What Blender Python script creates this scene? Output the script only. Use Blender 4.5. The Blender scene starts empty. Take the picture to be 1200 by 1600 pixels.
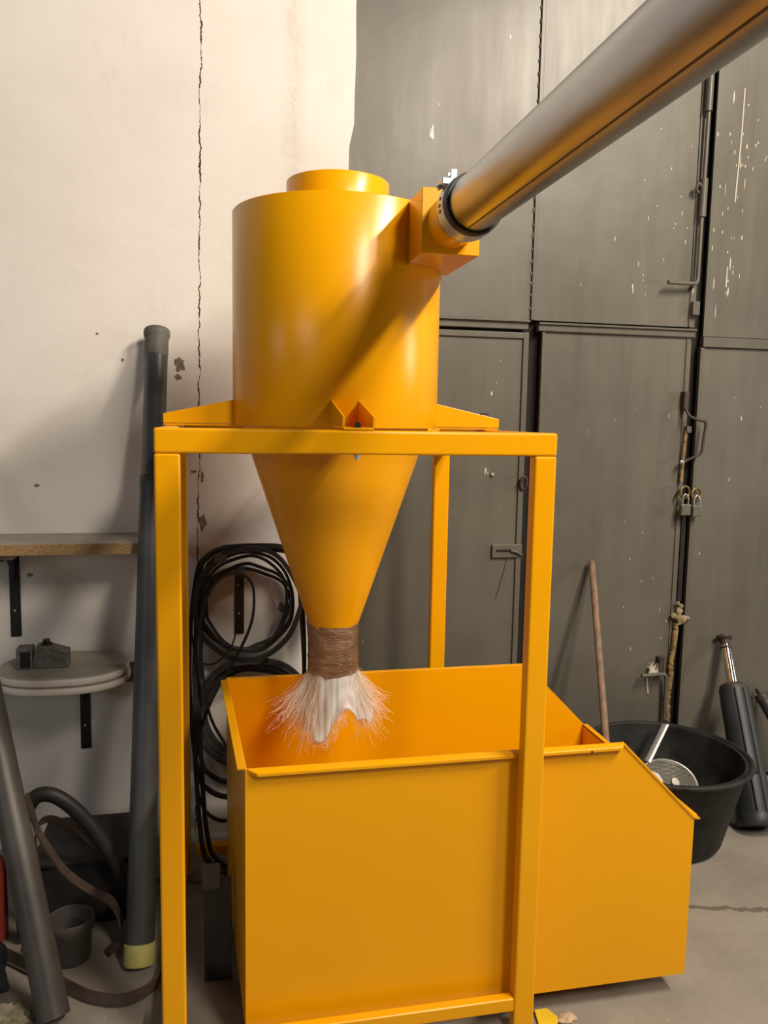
import bpy, bmesh, math, random
from mathutils import Vector, Matrix, noise
random.seed(7)
PI = math.pi
S = bpy.context.scene
C = S.collection

# ------------------------------------------------------------------ camera
yaw, pitch, roll = 0.20870, 0.11489, 0.01760
fw = Vector((math.sin(yaw)*math.cos(pitch), math.cos(yaw)*math.cos(pitch), -math.sin(pitch)))
rt = Vector((math.cos(yaw), -math.sin(yaw), 0)); up = rt.cross(fw)
r2 = rt*math.cos(roll)+up*math.sin(roll); u2 = -rt*math.sin(roll)+up*math.cos(roll)
cam = bpy.data.cameras.new('camera'); co = bpy.data.objects.new('camera', cam); C.objects.link(co)
co.matrix_world = Matrix(((r2.x, u2.x, -fw.x, 0.1376), (r2.y, u2.y, -fw.y, -1.9651), (r2.z, u2.z, -fw.z, 1.7197), (0, 0, 0, 1)))
cam.sensor_fit = 'VERTICAL'; cam.sensor_height = 36.0; cam.sensor_width = 27.0
cam.lens = 1262.68*36/1600
cam.clip_start = 0.02
S.camera = co

# ------------------------------------------------------------------ world, lamps, exposure
S.view_settings.view_transform = 'Standard'; S.view_settings.look = 'None'
S.view_settings.gamma = 1.0; S.view_settings.exposure = 0.30
S.view_settings.use_curve_mapping = False
w = bpy.data.worlds.new('hall'); S.world = w; w.use_nodes = True
bgn = w.node_tree.nodes['Background']
bgn.inputs[0].default_value = (0.86, 0.90, 1.0, 1); bgn.inputs[1].default_value = 0.022

def area(name, loc, target, sx, sy, power, col, spread=PI):
    l = bpy.data.lights.new(name, 'AREA'); l.shape = 'RECTANGLE'; l.size = sx; l.size_y = sy
    l.energy = power; l.color = col; l.spread = spread
    o = bpy.data.objects.new(name, l); C.objects.link(o); o.location = loc
    d = (Vector(target)-Vector(loc)).normalized()
    z = -d; ref = Vector((0, 1, 0)) if abs(d.y) < 0.85 else Vector((0, 0, 1))
    y = (ref-z*ref.dot(z)).normalized(); x = y.cross(z)
    o.matrix_world = Matrix(((x.x, y.x, z.x, loc[0]), (x.y, y.y, z.y, loc[1]), (x.z, y.z, z.z, loc[2]), (0, 0, 0, 1)))
    return o
WARM = (1.0, 0.875, 0.72)
COOL = (0.86, 0.93, 1.0)
area('ceiling_lamp_right', (2.95, -1.75, 4.75), (0.5, 0.6, 1.7), 0.22, 1.5, 188, WARM)
area('ceiling_lamp_front', (2.1, -3.9, 4.6), (0.6, 1.0, 1.4), 0.5, 1.4, 128, WARM)
area('window_left', (-4.2, -1.1, 2.15), (0.5, 0.5, 1.7), 0.10, 1.1, 4.5, COOL)
area('window_behind', (-3.6, -4.5, 2.5), (0.4, 0.5, 1.7), 0.13, 1.9, 17, COOL)
area('doorway_right', (6.2, -0.75, 2.0), (0.7, 0.4, 1.7), 1.0, 0.8, 45, (1.0, 0.93, 0.82))

# ------------------------------------------------------------------ materials
def newmat(name):
    m = bpy.data.materials.new(name); m.use_nodes = True
    n = m.node_tree.nodes; l = m.node_tree.links
    return m, n, l, n['Principled BSDF']
def N(n, t, **kw):
    x = n.new(t)
    for k, v in kw.items(): setattr(x, k, v)
    return x
def mathn(n, l, op, a, b=None, c=None, clamp=False):
    x = n.new('ShaderNodeMath'); x.operation = op; x.use_clamp = clamp
    for i, v in enumerate((a, b, c)):
        if v is None: continue
        if isinstance(v, (int, float)): x.inputs[i].default_value = v
        else: l.new(v, x.inputs[i])
    return x.outputs[0]
def coords(n, l, scale=(1, 1, 1)):
    t = n.new('ShaderNodeNewGeometry'); m = n.new('ShaderNodeMapping'); l.new(t.outputs['Position'], m.inputs[0])
    m.inputs['Scale'].default_value = scale
    return m.outputs[0]
def noisen(n, l, vec, scale, detail=4, rough=0.55):
    x = n.new('ShaderNodeTexNoise'); x.inputs['Scale'].default_value = scale
    x.inputs['Detail'].default_value = detail; x.inputs['Roughness'].default_value = rough
    l.new(vec, x.inputs['Vector']); return x.outputs['Fac']
def ramp(n, l, fac, stops):
    x = n.new('ShaderNodeValToRGB'); e = x.color_ramp.elements
    while len(e) < len(stops): e.new(0.5)
    for i, (p, c) in enumerate(stops):
        e[i].position = p; e[i].color = (*c, 1) if len(c) == 3 else c
    l.new(fac, x.inputs[0]); return x.outputs[0]
def mixc(n, l, fac, a, b):
    x = n.new('ShaderNodeMix'); x.data_type = 'RGBA'
    if isinstance(fac, (int, float)): x.inputs[0].default_value = fac
    else: l.new(fac, x.inputs[0])
    for s, v in ((6, a), (7, b)):
        if isinstance(v, tuple): x.inputs[s].default_value = (*v, 1)
        else: l.new(v, x.inputs[s])
    return x.outputs[2]
def bump(n, l, h, bs, strength=0.3, dist=0.01):
    x = n.new('ShaderNodeBump'); x.inputs['Strength'].default_value = strength; x.inputs['Distance'].default_value = dist
    l.new(h, x.inputs['Height']); l.new(x.outputs[0], bs.inputs['Normal'])
def simple(name, col, rough=0.5, metal=0.0, var=0.15, scale=12, bmp=0.0, bscale=60, spec=0.5, stretch=(1, 1, 1)):
    m, n, l, b = newmat(name)
    v = coords(n, l, stretch); f = noisen(n, l, v, scale)
    a = tuple(max(0, c*(1-var)) for c in col); c2 = tuple(min(1, c*(1+var)) for c in col)
    l.new(ramp(n, l, f, [(0.3, a), (0.7, c2)]), b.inputs['Base Color'])
    b.inputs['Roughness'].default_value = rough; b.inputs['Metallic'].default_value = metal
    b.inputs['Specular IOR Level'].default_value = spec
    if bmp: bump(n, l, noisen(n, l, v, bscale, 3), b, bmp, 0.004)
    return m

M = {}
# yellow enamel with a faint orange peel
m, n, l, b = newmat('yellow_enamel'); v = coords(n, l)
f = noisen(n, l, v, 3.0)
l.new(ramp(n, l, f, [(0.25, (0.80, 0.355, 0.0005)), (0.75, (0.83, 0.378, 0.0007))]), b.inputs['Base Color'])
b.inputs['Roughness'].default_value = 0.27; b.inputs['Specular IOR Level'].default_value = 0.36
bump(n, l, noisen(n, l, v, 160, 2), b, 0.12, 0.001)
M['yellow'] = m

# galvanised steel
m, n, l, b = newmat('galvanised_steel'); v = coords(n, l, (1, 0.25, 1))
f = noisen(n, l, v, 14, 5)
l.new(ramp(n, l, f, [(0.3, (0.34, 0.34, 0.34)), (0.7, (0.52, 0.52, 0.52))]), b.inputs['Base Color'])
b.inputs['Metallic'].default_value = 1.0
l.new(mathn(n, l, 'MULTIPLY_ADD', f, 0.16, 0.27), b.inputs['Roughness'])
bump(n, l, noisen(n, l, v, 25, 3), b, 0.06, 0.004)
M['galv'] = m

# plaster wall
m, n, l, b = newmat('white_plaster'); v = coords(n, l)
big = noisen(n, l, v, 1.3, 5); fine = noisen(n, l, v, 22, 6, 0.7)
base = ramp(n, l, big, [(0.25, (0.66, 0.625, 0.58)), (0.55, (0.745, 0.712, 0.672)), (0.8, (0.79, 0.765, 0.73))])
dirt = ramp(n, l, noisen(n, l, coords(n, l, (3, 3, 1.2)), 3.0, 6, 0.65), [(0.60, (0, 0, 0)), (0.78, (1, 1, 1))])
base = mixc(n, l, mathn(n, l, 'MULTIPLY', dirt, 0.22), base, (0.42, 0.37, 0.31))
# the settled crack that runs down the plaster: its own wandering line
g = n.new('ShaderNodeNewGeometry'); sx = n.new('ShaderNodeSeparateXYZ'); l.new(g.outputs['Position'], sx.inputs[0])
X, Z = sx.outputs['X'], sx.outputs['Z']
cz = n.new('ShaderNodeCombineXYZ'); l.new(Z, cz.inputs['Z'])
wob = noisen(n, l, cz.outputs[0], 2.2, 6, 0.75); wob2 = noisen(n, l, cz.outputs[0], 14, 4, 0.7)
lx = mathn(n, l, 'MULTIPLY_ADD', Z, 0.014, 0.022)
lx = mathn(n, l, 'ADD', lx, mathn(n, l, 'MULTIPLY_ADD', wob, 0.06, -0.008))
lx = mathn(n, l, 'ADD', lx, mathn(n, l, 'MULTIPLY', wob2, 0.026))
dx = mathn(n, l, 'ABSOLUTE', mathn(n, l, 'SUBTRACT', X, lx))
wid = mathn(n, l, 'MAXIMUM', mathn(n, l, 'MULTIPLY_ADD', noisen(n, l, cz.outputs[0], 5.0, 6, 0.85), 0.026, -0.0108), 0.0008)
ck = mathn(n, l, 'GREATER_THAN', mathn(n, l, 'SUBTRACT', wid, dx), 0.0)
base = mixc(n, l, ck, base, (0.055, 0.04, 0.03))
# rough trowelled seam near the gate
dx2 = mathn(n, l, 'ABSOLUTE', mathn(n, l, 'SUBTRACT', X, mathn(n, l, 'MULTIPLY_ADD', wob, 0.16, 0.38)))
sm = mathn(n, l, 'SUBTRACT', 1.0, mathn(n, l, 'MULTIPLY', dx2, 16.0), clamp=True)
sm = mathn(n, l, 'MULTIPLY', sm, mathn(n, l, 'GREATER_THAN', Z, 2.3))
base = mixc(n, l, mathn(n, l, 'MULTIPLY', mathn(n, l, 'MULTIPLY', sm, fine), 0.6), base, (0.55, 0.49, 0.42))
l.new(base, b.inputs['Base Color']); b.inputs['Roughness'].default_value = 0.75; b.inputs['Specular IOR Level'].default_value = 0.25
h = mathn(n, l, 'ADD', mathn(n, l, 'MULTIPLY', noisen(n, l, coords(n, l, (1, 1, 1.5)), 3.2, 5, 0.5), 1.0), mathn(n, l, 'MULTIPLY', fine, 0.10))
h = mathn(n, l, 'SUBTRACT', h, mathn(n, l, 'MULTIPLY', ck, 0.8))
h = mathn(n, l, 'ADD', h, mathn(n, l, 'MULTIPLY', mathn(n, l, 'MULTIPLY', sm, fine), 0.7))
bump(n, l, h, b, 0.42, 0.014)
M['plaster'] = m

# painted gate sheet: dull olive grey, drips and dents
def gate_mat(name, col, drips):
    m, n, l, b = newmat(name); v = coords(n, l); vs = coords(n, l, (5, 5, 0.5))
    f = noisen(n, l, v, 1.6, 5); st = noisen(n, l, vs, 3.0, 5, 0.6)
    c0 = tuple(c*0.78 for c in col); c1 = tuple(c*1.18 for c in col)
    base = ramp(n, l, mathn(n, l, 'ADD', mathn(n, l, 'MULTIPLY', f, 0.75), mathn(n, l, 'MULTIPLY', st, 0.25)), [(0.33, c0), (0.66, c1)])
    rust = ramp(n, l, noisen(n, l, v, 4.5, 6, 0.7), [(0.63, (0, 0, 0)), (0.78, (1, 1, 1))])
    base = mixc(n, l, mathn(n, l, 'MULTIPLY', rust, 0.30), base, (0.085, 0.055, 0.03))
    if drips:
        sp = noisen(n, l, coords(n, l, (38, 38, 11)), 1.0, 2, 0.5)
        lo = noisen(n, l, coords(n, l, (1.7, 1.7, 0.6)), 1.0, 2)
        d = mathn(n, l, 'GREATER_THAN', mathn(n, l, 'ADD', sp, mathn(n, l, 'MULTIPLY', lo, 0.25)), 0.905)
        base = mixc(n, l, d, base, (0.50, 0.47, 0.40))
    l.new(base, b.inputs['Base Color'])
    l.new(mathn(n, l, 'MULTIPLY_ADD', st, 0.20, 0.31), b.inputs['Roughness'])
    b.inputs['Specular IOR Level'].default_value = 0.42
    bump(n, l, mathn(n, l, 'ADD', noisen(n, l, v, 2.4, 2, 0.4), mathn(n, l, 'MULTIPLY', noisen(n, l, v, 30, 4), 0.03)), b, 0.30, 0.03)
    return m
M['gate'] = gate_mat('gate_paint', (0.118, 0.110, 0.090), True)
M['gate_rail'] = gate_mat('gate_rail_paint', (0.108, 0.100, 0.080), False)
M['gap'] = simple('gap_black', (0.012, 0.010, 0.008), 0.9)

# concrete floor with a crack
m, n, l, b = newmat('concrete'); v = coords(n, l)
f = noisen(n, l, v, 2.2, 7, 0.65); g2 = noisen(n, l, v, 45, 4, 0.6)
base = ramp(n, l, f, [(0.28, (0.20, 0.18, 0.15)), (0.55, (0.29, 0.262, 0.222)), (0.8, (0.36, 0.33, 0.28))])
base = mixc(n, l, mathn(n, l, 'MULTIPLY', g2, 0.35), base, (0.20, 0.18, 0.15))
g = n.new('ShaderNodeNewGeometry'); sx = n.new('ShaderNodeSeparateXYZ'); l.new(g.outputs['Position'], sx.inputs[0])
cxn = n.new('ShaderNodeCombineXYZ'); l.new(sx.outputs['X'], cxn.inputs['X'])
wx = noisen(n, l, cxn.outputs[0], 9, 5, 0.7)
ly = mathn(n, l, 'MULTIPLY_ADD', sx.outputs['X'], -0.27, 0.905)
ly = mathn(n, l, 'ADD', ly, mathn(n, l, 'MULTIPLY', wx, 0.09))
dy = mathn(n, l, 'ABSOLUTE', mathn(n, l, 'SUBTRACT', sx.outputs['Y'], ly))
wd = mathn(n, l, 'MULTIPLY_ADD', noisen(n, l, v, 24, 4, 0.7), 0.034, -0.0055)
ck = mathn(n, l, 'GREATER_THAN', mathn(n, l, 'SUBTRACT', wd, dy), 0.0)
base = mixc(n, l, mathn(n, l, 'MULTIPLY', ck, 0.75), base, (0.10, 0.075, 0.05))
spk = mathn(n, l, 'GREATER_THAN', noisen(n, l, v, 70, 1), 0.755)
base = mixc(n, l, mathn(n, l, 'MULTIPLY', spk, 0.6), base, (0.6, 0.56, 0.5))
l.new(base, b.inputs['Base Color']); b.inputs['Roughness'].default_value = 0.7; b.inputs['Specular IOR Level'].default_value = 0.3
bump(n, l, mathn(n, l, 'SUBTRACT', mathn(n, l, 'MULTIPLY', g2, 0.3), ck), b, 0.3, 0.006)
M['floor'] = m

M['pvc'] = simple('grey_pvc', (0.060, 0.064, 0.068), 0.42, var=0.3, scale=6, bmp=0.05)
M['pvc_dust'] = simple('dusty_grey_pvc', (0.095, 0.095, 0.082), 0.6, var=0.4, scale=10)
M['pipe_grey'] = simple('dull_steel_pipe', (0.085, 0.078, 0.072), 0.45, metal=0.2, var=0.4, scale=5, stretch=(1, 1, 0.4))
M['limecap'] = simple('pale_yellow_plastic', (0.56, 0.52, 0.16), 0.5, var=0.12, scale=20)
M['blacksteel'] = simple('black_painted_steel', (0.016, 0.016, 0.017), 0.45, var=0.3)
M['screw'] = simple('zinc_screw', (0.55, 0.53, 0.50), 0.35, metal=0.9)
M['boardtop'] = simple('laminate_grey', (0.36, 0.325, 0.27), 0.55, var=0.15, scale=8)
m, n, l, b = newmat('chipboard_edge'); v = coords(n, l, (1, 1, 1.5))
l.new(ramp(n, l, noisen(n, l, v, 120, 5, 0.8), [(0.3, (0.17, 0.095, 0.04)), (0.5, (0.36, 0.23, 0.105)), (0.72, (0.50, 0.35, 0.19))]), b.inputs['Base Color'])
b.inputs['Roughness'].default_value = 0.85; bump(n, l, noisen(n, l, v, 150, 3), b, 0.4, 0.003)
M['chipboard'] = m
M['darkboard'] = simple('dark_board', (0.05, 0.045, 0.038), 0.6)
m, n, l, b = newmat('dusty_white_plastic'); v = coords(n, l)
g = n.new('ShaderNodeNewGeometry'); sx = n.new('ShaderNodeSeparateXYZ'); l.new(g.outputs['Normal'], sx.inputs[0])
dust = mathn(n, l, 'MULTIPLY', mathn(n, l, 'MULTIPLY_ADD', sx.outputs['Z'], 6.0, -4.9, clamp=True), mathn(n, l, 'MULTIPLY_ADD', noisen(n, l, v, 9, 5), 0.5, 0.45))
l.new(mixc(n, l, dust, (0.66, 0.63, 0.57), (0.26, 0.235, 0.19)), b.inputs['Base Color']); b.inputs['Roughness'].default_value = 0.5
M['seat'] = m
M['block'] = simple('worn_grey_metal', (0.20, 0.195, 0.18), 0.45, metal=0.5, var=0.35, scale=40)
M['blackplastic'] = simple('black_plastic', (0.012, 0.012, 0.012), 0.35)
M['rubber'] = simple('black_rubber', (0.014, 0.0135, 0.013), 0.55, var=0.3, scale=30)
M['rubber_grey'] = simple('dusty_grey_rubber', (0.045, 0.043, 0.040), 0.65, var=0.35, scale=30)
M['belt_brown'] = simple('brown_belt', (0.075, 0.052, 0.040), 0.6, var=0.35, scale=18)
M['tub'] = simple('black_tub_plastic', (0.014, 0.014, 0.014), 0.62, var=0.8, scale=11, bmp=0.15, spec=0.35)
M['wood'] = simple('weathered_wood', (0.21, 0.135, 0.085), 0.7, var=0.35, scale=9, stretch=(4, 4, 0.6))
M['aluminium'] = simple('brushed_aluminium', (0.62, 0.61, 0.58), 0.35, metal=0.8)
M['wire'] = simple('mesh_wire', (0.42, 0.40, 0.36), 0.45, metal=0.6)
M['pale_patch'] = simple('white_patch', (0.62, 0.60, 0.54), 0.7)
M['hydr'] = simple('dark_blue_grey_paint', (0.022, 0.025, 0.029), 0.50, var=0.4, scale=7)
M['chrome'] = simple('chrome_rod', (0.85, 0.84, 0.83), 0.12, metal=1.0, var=0.03)
M['rustdark'] = simple('dark_rusty_steel', (0.045, 0.030, 0.024), 0.6, var=0.5, scale=30)
M['band'] = simple('zinc_band', (0.46, 0.53, 0.64), 0.30, metal=0.55, var=0.15, scale=60)
M['sleeve'] = simple('black_sleeve', (0.010, 0.010, 0.010), 0.4)
M['padlock'] = simple('grey_green_padlock', (0.15, 0.16, 0.12), 0.45, metal=0.4, scale=40)
M['brass'] = simple('brassy_ring', (0.22, 0.16, 0.08), 0.45, metal=0.7)
m, n, l, b = newmat('old_expanding_foam'); v = coords(n, l)
l.new(ramp(n, l, noisen(n, l, v, 34, 5, 0.7), [(0.35, (0.10, 0.06, 0.025)), (0.55, (0.27, 0.175, 0.06)), (0.75, (0.33, 0.25, 0.12))]), b.inputs['Base Color'])
b.inputs['Roughness'].default_value = 0.8; bump(n, l, noisen(n, l, v, 80, 4), b, 0.5, 0.005)
M['foam'] = m
M['foam_pale'] = simple('pale_foam', (0.26, 0.21, 0.12), 0.85, var=0.3, scale=50, bmp=0.4)
M['web'] = simple('cream_drip', (0.55, 0.51, 0.42), 0.6)
M['chip'] = simple('bare_render', (0.20, 0.165, 0.125), 0.9, var=0.4, scale=50, bmp=0.4)
M['red'] = simple('dull_red_plastic', (0.30, 0.045, 0.03), 0.45)
M['bluecloth'] = simple('dark_blue_cloth', (0.028, 0.033, 0.042), 0.85, var=0.5, scale=30)
M['creamcloth'] = simple('grubby_cream_cloth', (0.25, 0.22, 0.15), 0.9, var=0.4, scale=18)
M['chipyellow'] = simple('yellow_scrap', (0.75, 0.50, 0.02), 0.5)
M['woodchip'] = simple('pale_wood_scrap', (0.46, 0.34, 0.22), 0.8, scale=60, var=0.3)
M['darkbox'] = simple('dark_grey_casing', (0.026, 0.024, 0.024), 0.6, var=0.3)
M['greyplank'] = simple('grey_plank', (0.045, 0.047, 0.05), 0.6, var=0.25, scale=5)
M['paleplastic'] = simple('pale_grey_plastic', (0.10, 0.10, 0.085), 0.5)
M['seam'] = simple('dark_lap_seam', (0.10, 0.075, 0.05), 0.5, metal=0.6)
# brown packing tape
m, n, l, b = newmat('brown_packing_tape'); v = coords(n, l, (1, 1, 3))
l.new(ramp(n, l, noisen(n, l, v, 14, 5, 0.6), [(0.3, (0.17, 0.095, 0.050)), (0.7, (0.28, 0.170, 0.10))]), b.inputs['Base Color'])
b.inputs['Roughness'].default_value = 0.13; bump(n, l, noisen(n, l, coords(n, l, (1, 1, 3)), 26, 4, 0.6), b, 0.9, 0.008)
M['tape'] = m
# woven sack with pale green stripes (the stripes are printed: set by angle round the spout)
m, n, l, b = newmat('woven_sack'); g = n.new('ShaderNodeNewGeometry'); sx = n.new('ShaderNodeSeparateXYZ'); l.new(g.outputs['Position'], sx.inputs[0])
wv = n.new('ShaderNodeTexWave'); wv.bands_direction = 'X'; wv.inputs['Scale'].default_value = 17.0; l.new(g.outputs['Position'], wv.inputs[0])
st = mathn(n, l, 'GREATER_THAN', wv.outputs['Fac'], 0.72)
st = mathn(n, l, 'MULTIPLY', st, mathn(n, l, 'LESS_THAN', sx.outputs['X'], 0.512))
base = mixc(n, l, mathn(n, l, 'MULTIPLY', st, 0.75), (0.74, 0.73, 0.71), (0.40, 0.57, 0.52))
l.new(base, b.inputs['Base Color']); b.inputs['Roughness'].default_value = 0.55
bump(n, l, noisen(n, l, coords(n, l), 240, 2), b, 0.15, 0.002)
M['sack'] = m
M['fibre'] = simple('pale_fibre', (0.86, 0.74, 0.62), 0.6, var=0.08, scale=30)

# ------------------------------------------------------------------ mesh helpers
def add_box(bm, x0, x1, y0, y1, z0, z1):
    v = [bm.verts.new((x, y, z)) for z in (z0, z1) for y in (y0, y1) for x in (x0, x1)]
    for f in ((0, 2, 3, 1), (4, 5, 7, 6), (0, 1, 5, 4), (2, 6, 7, 3), (0, 4, 6, 2), (1, 3, 7, 5)):
        bm.faces.new([v[i] for i in f])
def add_prism(bm, poly, axis, a, b):
    """poly: 2D points; axis 'Y' -> (x,z), 'X' -> (y,z), 'Z' -> (x,y)"""
    def P(q, t):
        return {'Y': (q[0], t, q[1]), 'X': (t, q[0], q[1]), 'Z': (q[0], q[1], t)}[axis]
    A = [bm.verts.new(P(q, a)) for q in poly]; B = [bm.verts.new(P(q, b)) for q in poly]
    k = len(poly)
    bm.faces.new(A); bm.faces.new(B[::-1])
    for i in range(k): bm.faces.new((A[i], B[i], B[(i+1) % k], A[(i+1) % k]))
def frame_axes(d, ref=Vector((0, 0, 1))):
    d = d.normalized()
    if abs(d.dot(ref)) > 0.95: ref = Vector((1, 0, 0))
    x = d.cross(ref).normalized(); y = x.cross(d).normalized()
    return x, y
def add_lathe(bm, base, axis, prof, n=48, cap=True):
    """prof: (radius, distance along axis)"""
    base = Vector(base); axis = Vector(axis).normalized(); x, y = frame_axes(axis)
    rings = []
    for r, t in prof:
        if r < 1e-6: rings.append([bm.verts.new(base+axis*t)])
        else: rings.append([bm.verts.new(base+axis*t+(x*math.cos(2*PI*i/n)+y*math.sin(2*PI*i/n))*r) for i in range(n)])
    for A, B in zip(rings, rings[1:]):
        for i in range(n):
            j = (i+1) % n
            if len(A) == 1 and len(B) == 1: break
            if len(A) == 1: bm.faces.new((A[0], B[j], B[i]))
            elif len(B) == 1: bm.faces.new((A[i], A[j], B[0]))
            else: bm.faces.new((A[i], A[j], B[j], B[i]))
    if cap:
        if len(rings[0]) > 1: bm.faces.new(rings[0][::-1])
        if len(rings[-1]) > 1: bm.faces.new(rings[-1])
def rod(bm, a, b, r, n=16, r1=None):
    a = Vector(a); b = Vector(b); add_lathe(bm, a, b-a, [(r, 0), (r if r1 is None else r1, (b-a).length)], n)
def smooth_path(pts, sub=8, closed=False):
    P = [Vector(q) for q in pts]; k = len(P); out = []
    rng = range(k) if closed else range(k-1)
    for i in rng:
        if closed: p0, p1, p2, p3 = P[(i-1) % k], P[i], P[(i+1) % k], P[(i+2) % k]
        else: p0, p1, p2, p3 = P[max(i-1, 0)], P[i], P[i+1], P[min(i+2, k-1)]
        for s in range(sub):
            t = s/sub
            out.append(0.5*((2*p1)+(p2-p0)*t+(2*p0-5*p1+4*p2-p3)*t*t+(3*p1-p0-3*p2+p3)*t**3))
    if not closed: out.append(P[-1])
    return out
def sweep(bm, path, section, closed=False, ref=None):
    """section: 2D points (u along side vector, v along other); ref: fixed vector for u (else parallel transport)"""
    k = len(path); rings = []; px = None
    for i, q in enumerate(path):
        if closed: d = path[(i+1) % k]-path[i-1]
        else: d = path[min(i+1, k-1)]-path[max(i-1, 0)]
        d.normalize()
        if ref is not None:
            u = ref-d*ref.dot(d)
            u = u.normalized() if u.length > 1e-4 else frame_axes(d)[0]
        else:
            if px is None: u = frame_axes(d)[0]
            else: u = (px-d*px.dot(d)).normalized()
            px = u
        v = d.cross(u)
        rings.append([bm.verts.new(q+u*a+v*b) for a, b in section])
    s = len(section)
    for i in range(k if closed else k-1):
        A, B = rings[i], rings[(i+1) % k]
        for j in range(s): bm.faces.new((A[j], A[(j+1) % s], B[(j+1) % s], B[j]))
    if not closed: bm.faces.new(rings[0][::-1]); bm.faces.new(rings[-1])
def circ(r, n=10): return [(r*math.cos(2*PI*i/n), r*math.sin(2*PI*i/n)) for i in range(n)]
def rect(a, b): return [(-a/2, -b/2), (a/2, -b/2), (a/2, b/2), (-a/2, b/2)]
def lump(bm, c, size, seed, amp=0.35, sub=3, freq=2.0, flat=True):
    r = bmesh.ops.create_icosphere(bm, subdivisions=sub, radius=1.0)
    for v in r['verts']:
        q = v.co.copy(); f = 1+amp*noise.noise(q*freq+Vector((seed*3.1, seed, 0)))+amp*0.5*noise.noise(q*freq*2.7+Vector((0, seed*2.3, 0)))
        q *= f
        z = q.z
        if flat and z < -0.35: z = -0.35
        v.co = Vector((c[0]+q.x*size[0], c[1]+q.y*size[1], c[2]+(z+(0.35 if flat else 0))*size[2]))

def obj(name, bm, mat, parent=None, bevel=0, smooth=False, angle=40, kind=None, label=None, segs=2):
    bmesh.ops.recalc_face_normals(bm, faces=bm.faces[:])
    xs = [v.co for v in bm.verts]
    lo = Vector((min(v.x for v in xs), min(v.y for v in xs), min(v.z for v in xs)))
    hi = Vector((max(v.x for v in xs), max(v.y for v in xs), max(v.z for v in xs)))
    o0 = Vector(((lo.x+hi.x)/2, (lo.y+hi.y)/2, lo.z))
    for v in bm.verts: v.co -= o0
    me = bpy.data.meshes.new(name); bm.to_mesh(me); bm.free()
    me.materials.append(M[mat])
    if smooth:
        me.polygons.foreach_set('use_smooth', [True]*len(me.polygons)); me.set_sharp_from_angle(angle=math.radians(angle))
    o = bpy.data.objects.new(name, me); C.objects.link(o)
    W = o0.copy(); o['w'] = 0; del o['w']
    if parent is not None:
        o.parent = parent; W = W-WPOS[parent.name]
    o.location = W; WPOS[o.name] = o0
    if bevel:
        md = o.modifiers.new('bevel', 'BEVEL'); md.width = bevel; md.segments = segs; md.limit_method = 'ANGLE'; md.angle_limit = math.radians(40)
        md.harden_normals = False
    if kind: o['kind'] = kind
    if label: o['label'] = label
    return o
WPOS = {}
def thing(name, loc, label, cat, group=None):
    o = bpy.data.objects.new(name, None); C.objects.link(o); o.location = loc; o.empty_display_size = 0.1
    WPOS[o.name] = Vector(loc); o['label'] = label; o['category'] = cat
    if group: o['group'] = group
    return o
def tag(o, label, cat, group=None):
    o['label'] = label; o['category'] = cat
    if group: o['group'] = group
    return o
def struct(name, loc=(0, 0, 0), label=None):
    o = bpy.data.objects.new(name, None); C.objects.link(o); o.location = loc; WPOS[o.name] = Vector(loc); o['kind'] = 'structure'
    if label: o['label'] = label
    return o
def B(name, mat, parent, *boxes, bevel=0, **kw):
    bm = bmesh.new()
    for b_ in boxes: add_box(bm, *b_)
    return obj(name, bm, mat, parent, bevel=bevel, **kw)
def Rod(name, mat, parent, a, b, r, n=20, **kw):
    bm = bmesh.new(); rod(bm, a, b, r, n); return obj(name, bm, mat, parent, smooth=True, **kw)
def Path(name, mat, parent, pts, r, n=10, sub=8, closed=False, section=None, ref=None, smooth=True, **kw):
    bm = bmesh.new(); sweep(bm, smooth_path(pts, sub, closed), section or circ(r, n), closed, ref)
    return obj(name, bm, mat, parent, smooth=smooth, **kw)

# ------------------------------------------------------------------ structure
YW = 1.30      # face of the plastered wall
YG = 1.36      # face of the gate sheets
f = B('floor', 'floor', None, (-7, 8, -9, 2.2, -0.15, 0)); f['kind'] = 'structure'; f['label'] = 'worn grey concrete workshop floor with a crack'

bm = bmesh.new()
edge = []
for i in range(61):
    z = i*5.2/60
    x = 0.672+0.004*z+0.006*noise.noise(Vector((0, 0, z*4)))
    if 2.60 < z < 2.86: x -= 0.022*math.sin((z-2.60)/0.26*PI)
    edge.append((x, z))
add_prism(bm, [(-6.0, 0)]+edge+[(-6.0, 5.2)], 'Y', YW, YW+0.16)
wall = obj('wall_back', bm, 'plaster', None); wall['kind'] = 'structure'; wall['label'] = 'cracked cream plaster wall left of the gate'
def chip(cx, cz, rx, rz, seed):
    bm = bmesh.new(); poly = []
    for i in range(22):
        a = 2*PI*i/22; k = 1+0.55*noise.noise(Vector((math.cos(a)*1.7+seed*5, math.sin(a)*1.7, seed)))
        poly.append((cx+rx*k*math.cos(a), cz+rz*k*math.sin(a)))
    add_prism(bm, poly, 'Y', YW-0.0015, YW+0.01)
    obj('plaster_chip', bm, 'chip', wall)
for c_ in ((0.012, 1.915, 0.018, 0.026, 1), (0.006, 1.865, 0.011, 0.011, 2), (0.092, 1.30, 0.014, 0.034, 3), (0.405, 0.945, 0.012, 0.022, 4),
           (0.06, 1.50, 0.012, 0.005, 5), (0.093, 1.478, 0.006, 0.020, 6), (-0.20, 1.925, 0.006, 0.006, 7), (-0.52, 1.445, 0.009, 0.006, 8),
           (-0.29, 2.02, 0.005, 0.004, 10), (-0.555, 1.10, 0.010, 0.007, 11)): chip(*c_)

f = B('wall_right', 'plaster', None, (3.75, 8, YW, YW+0.16, 0, 5.2)); f['kind'] = 'structure'

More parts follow.
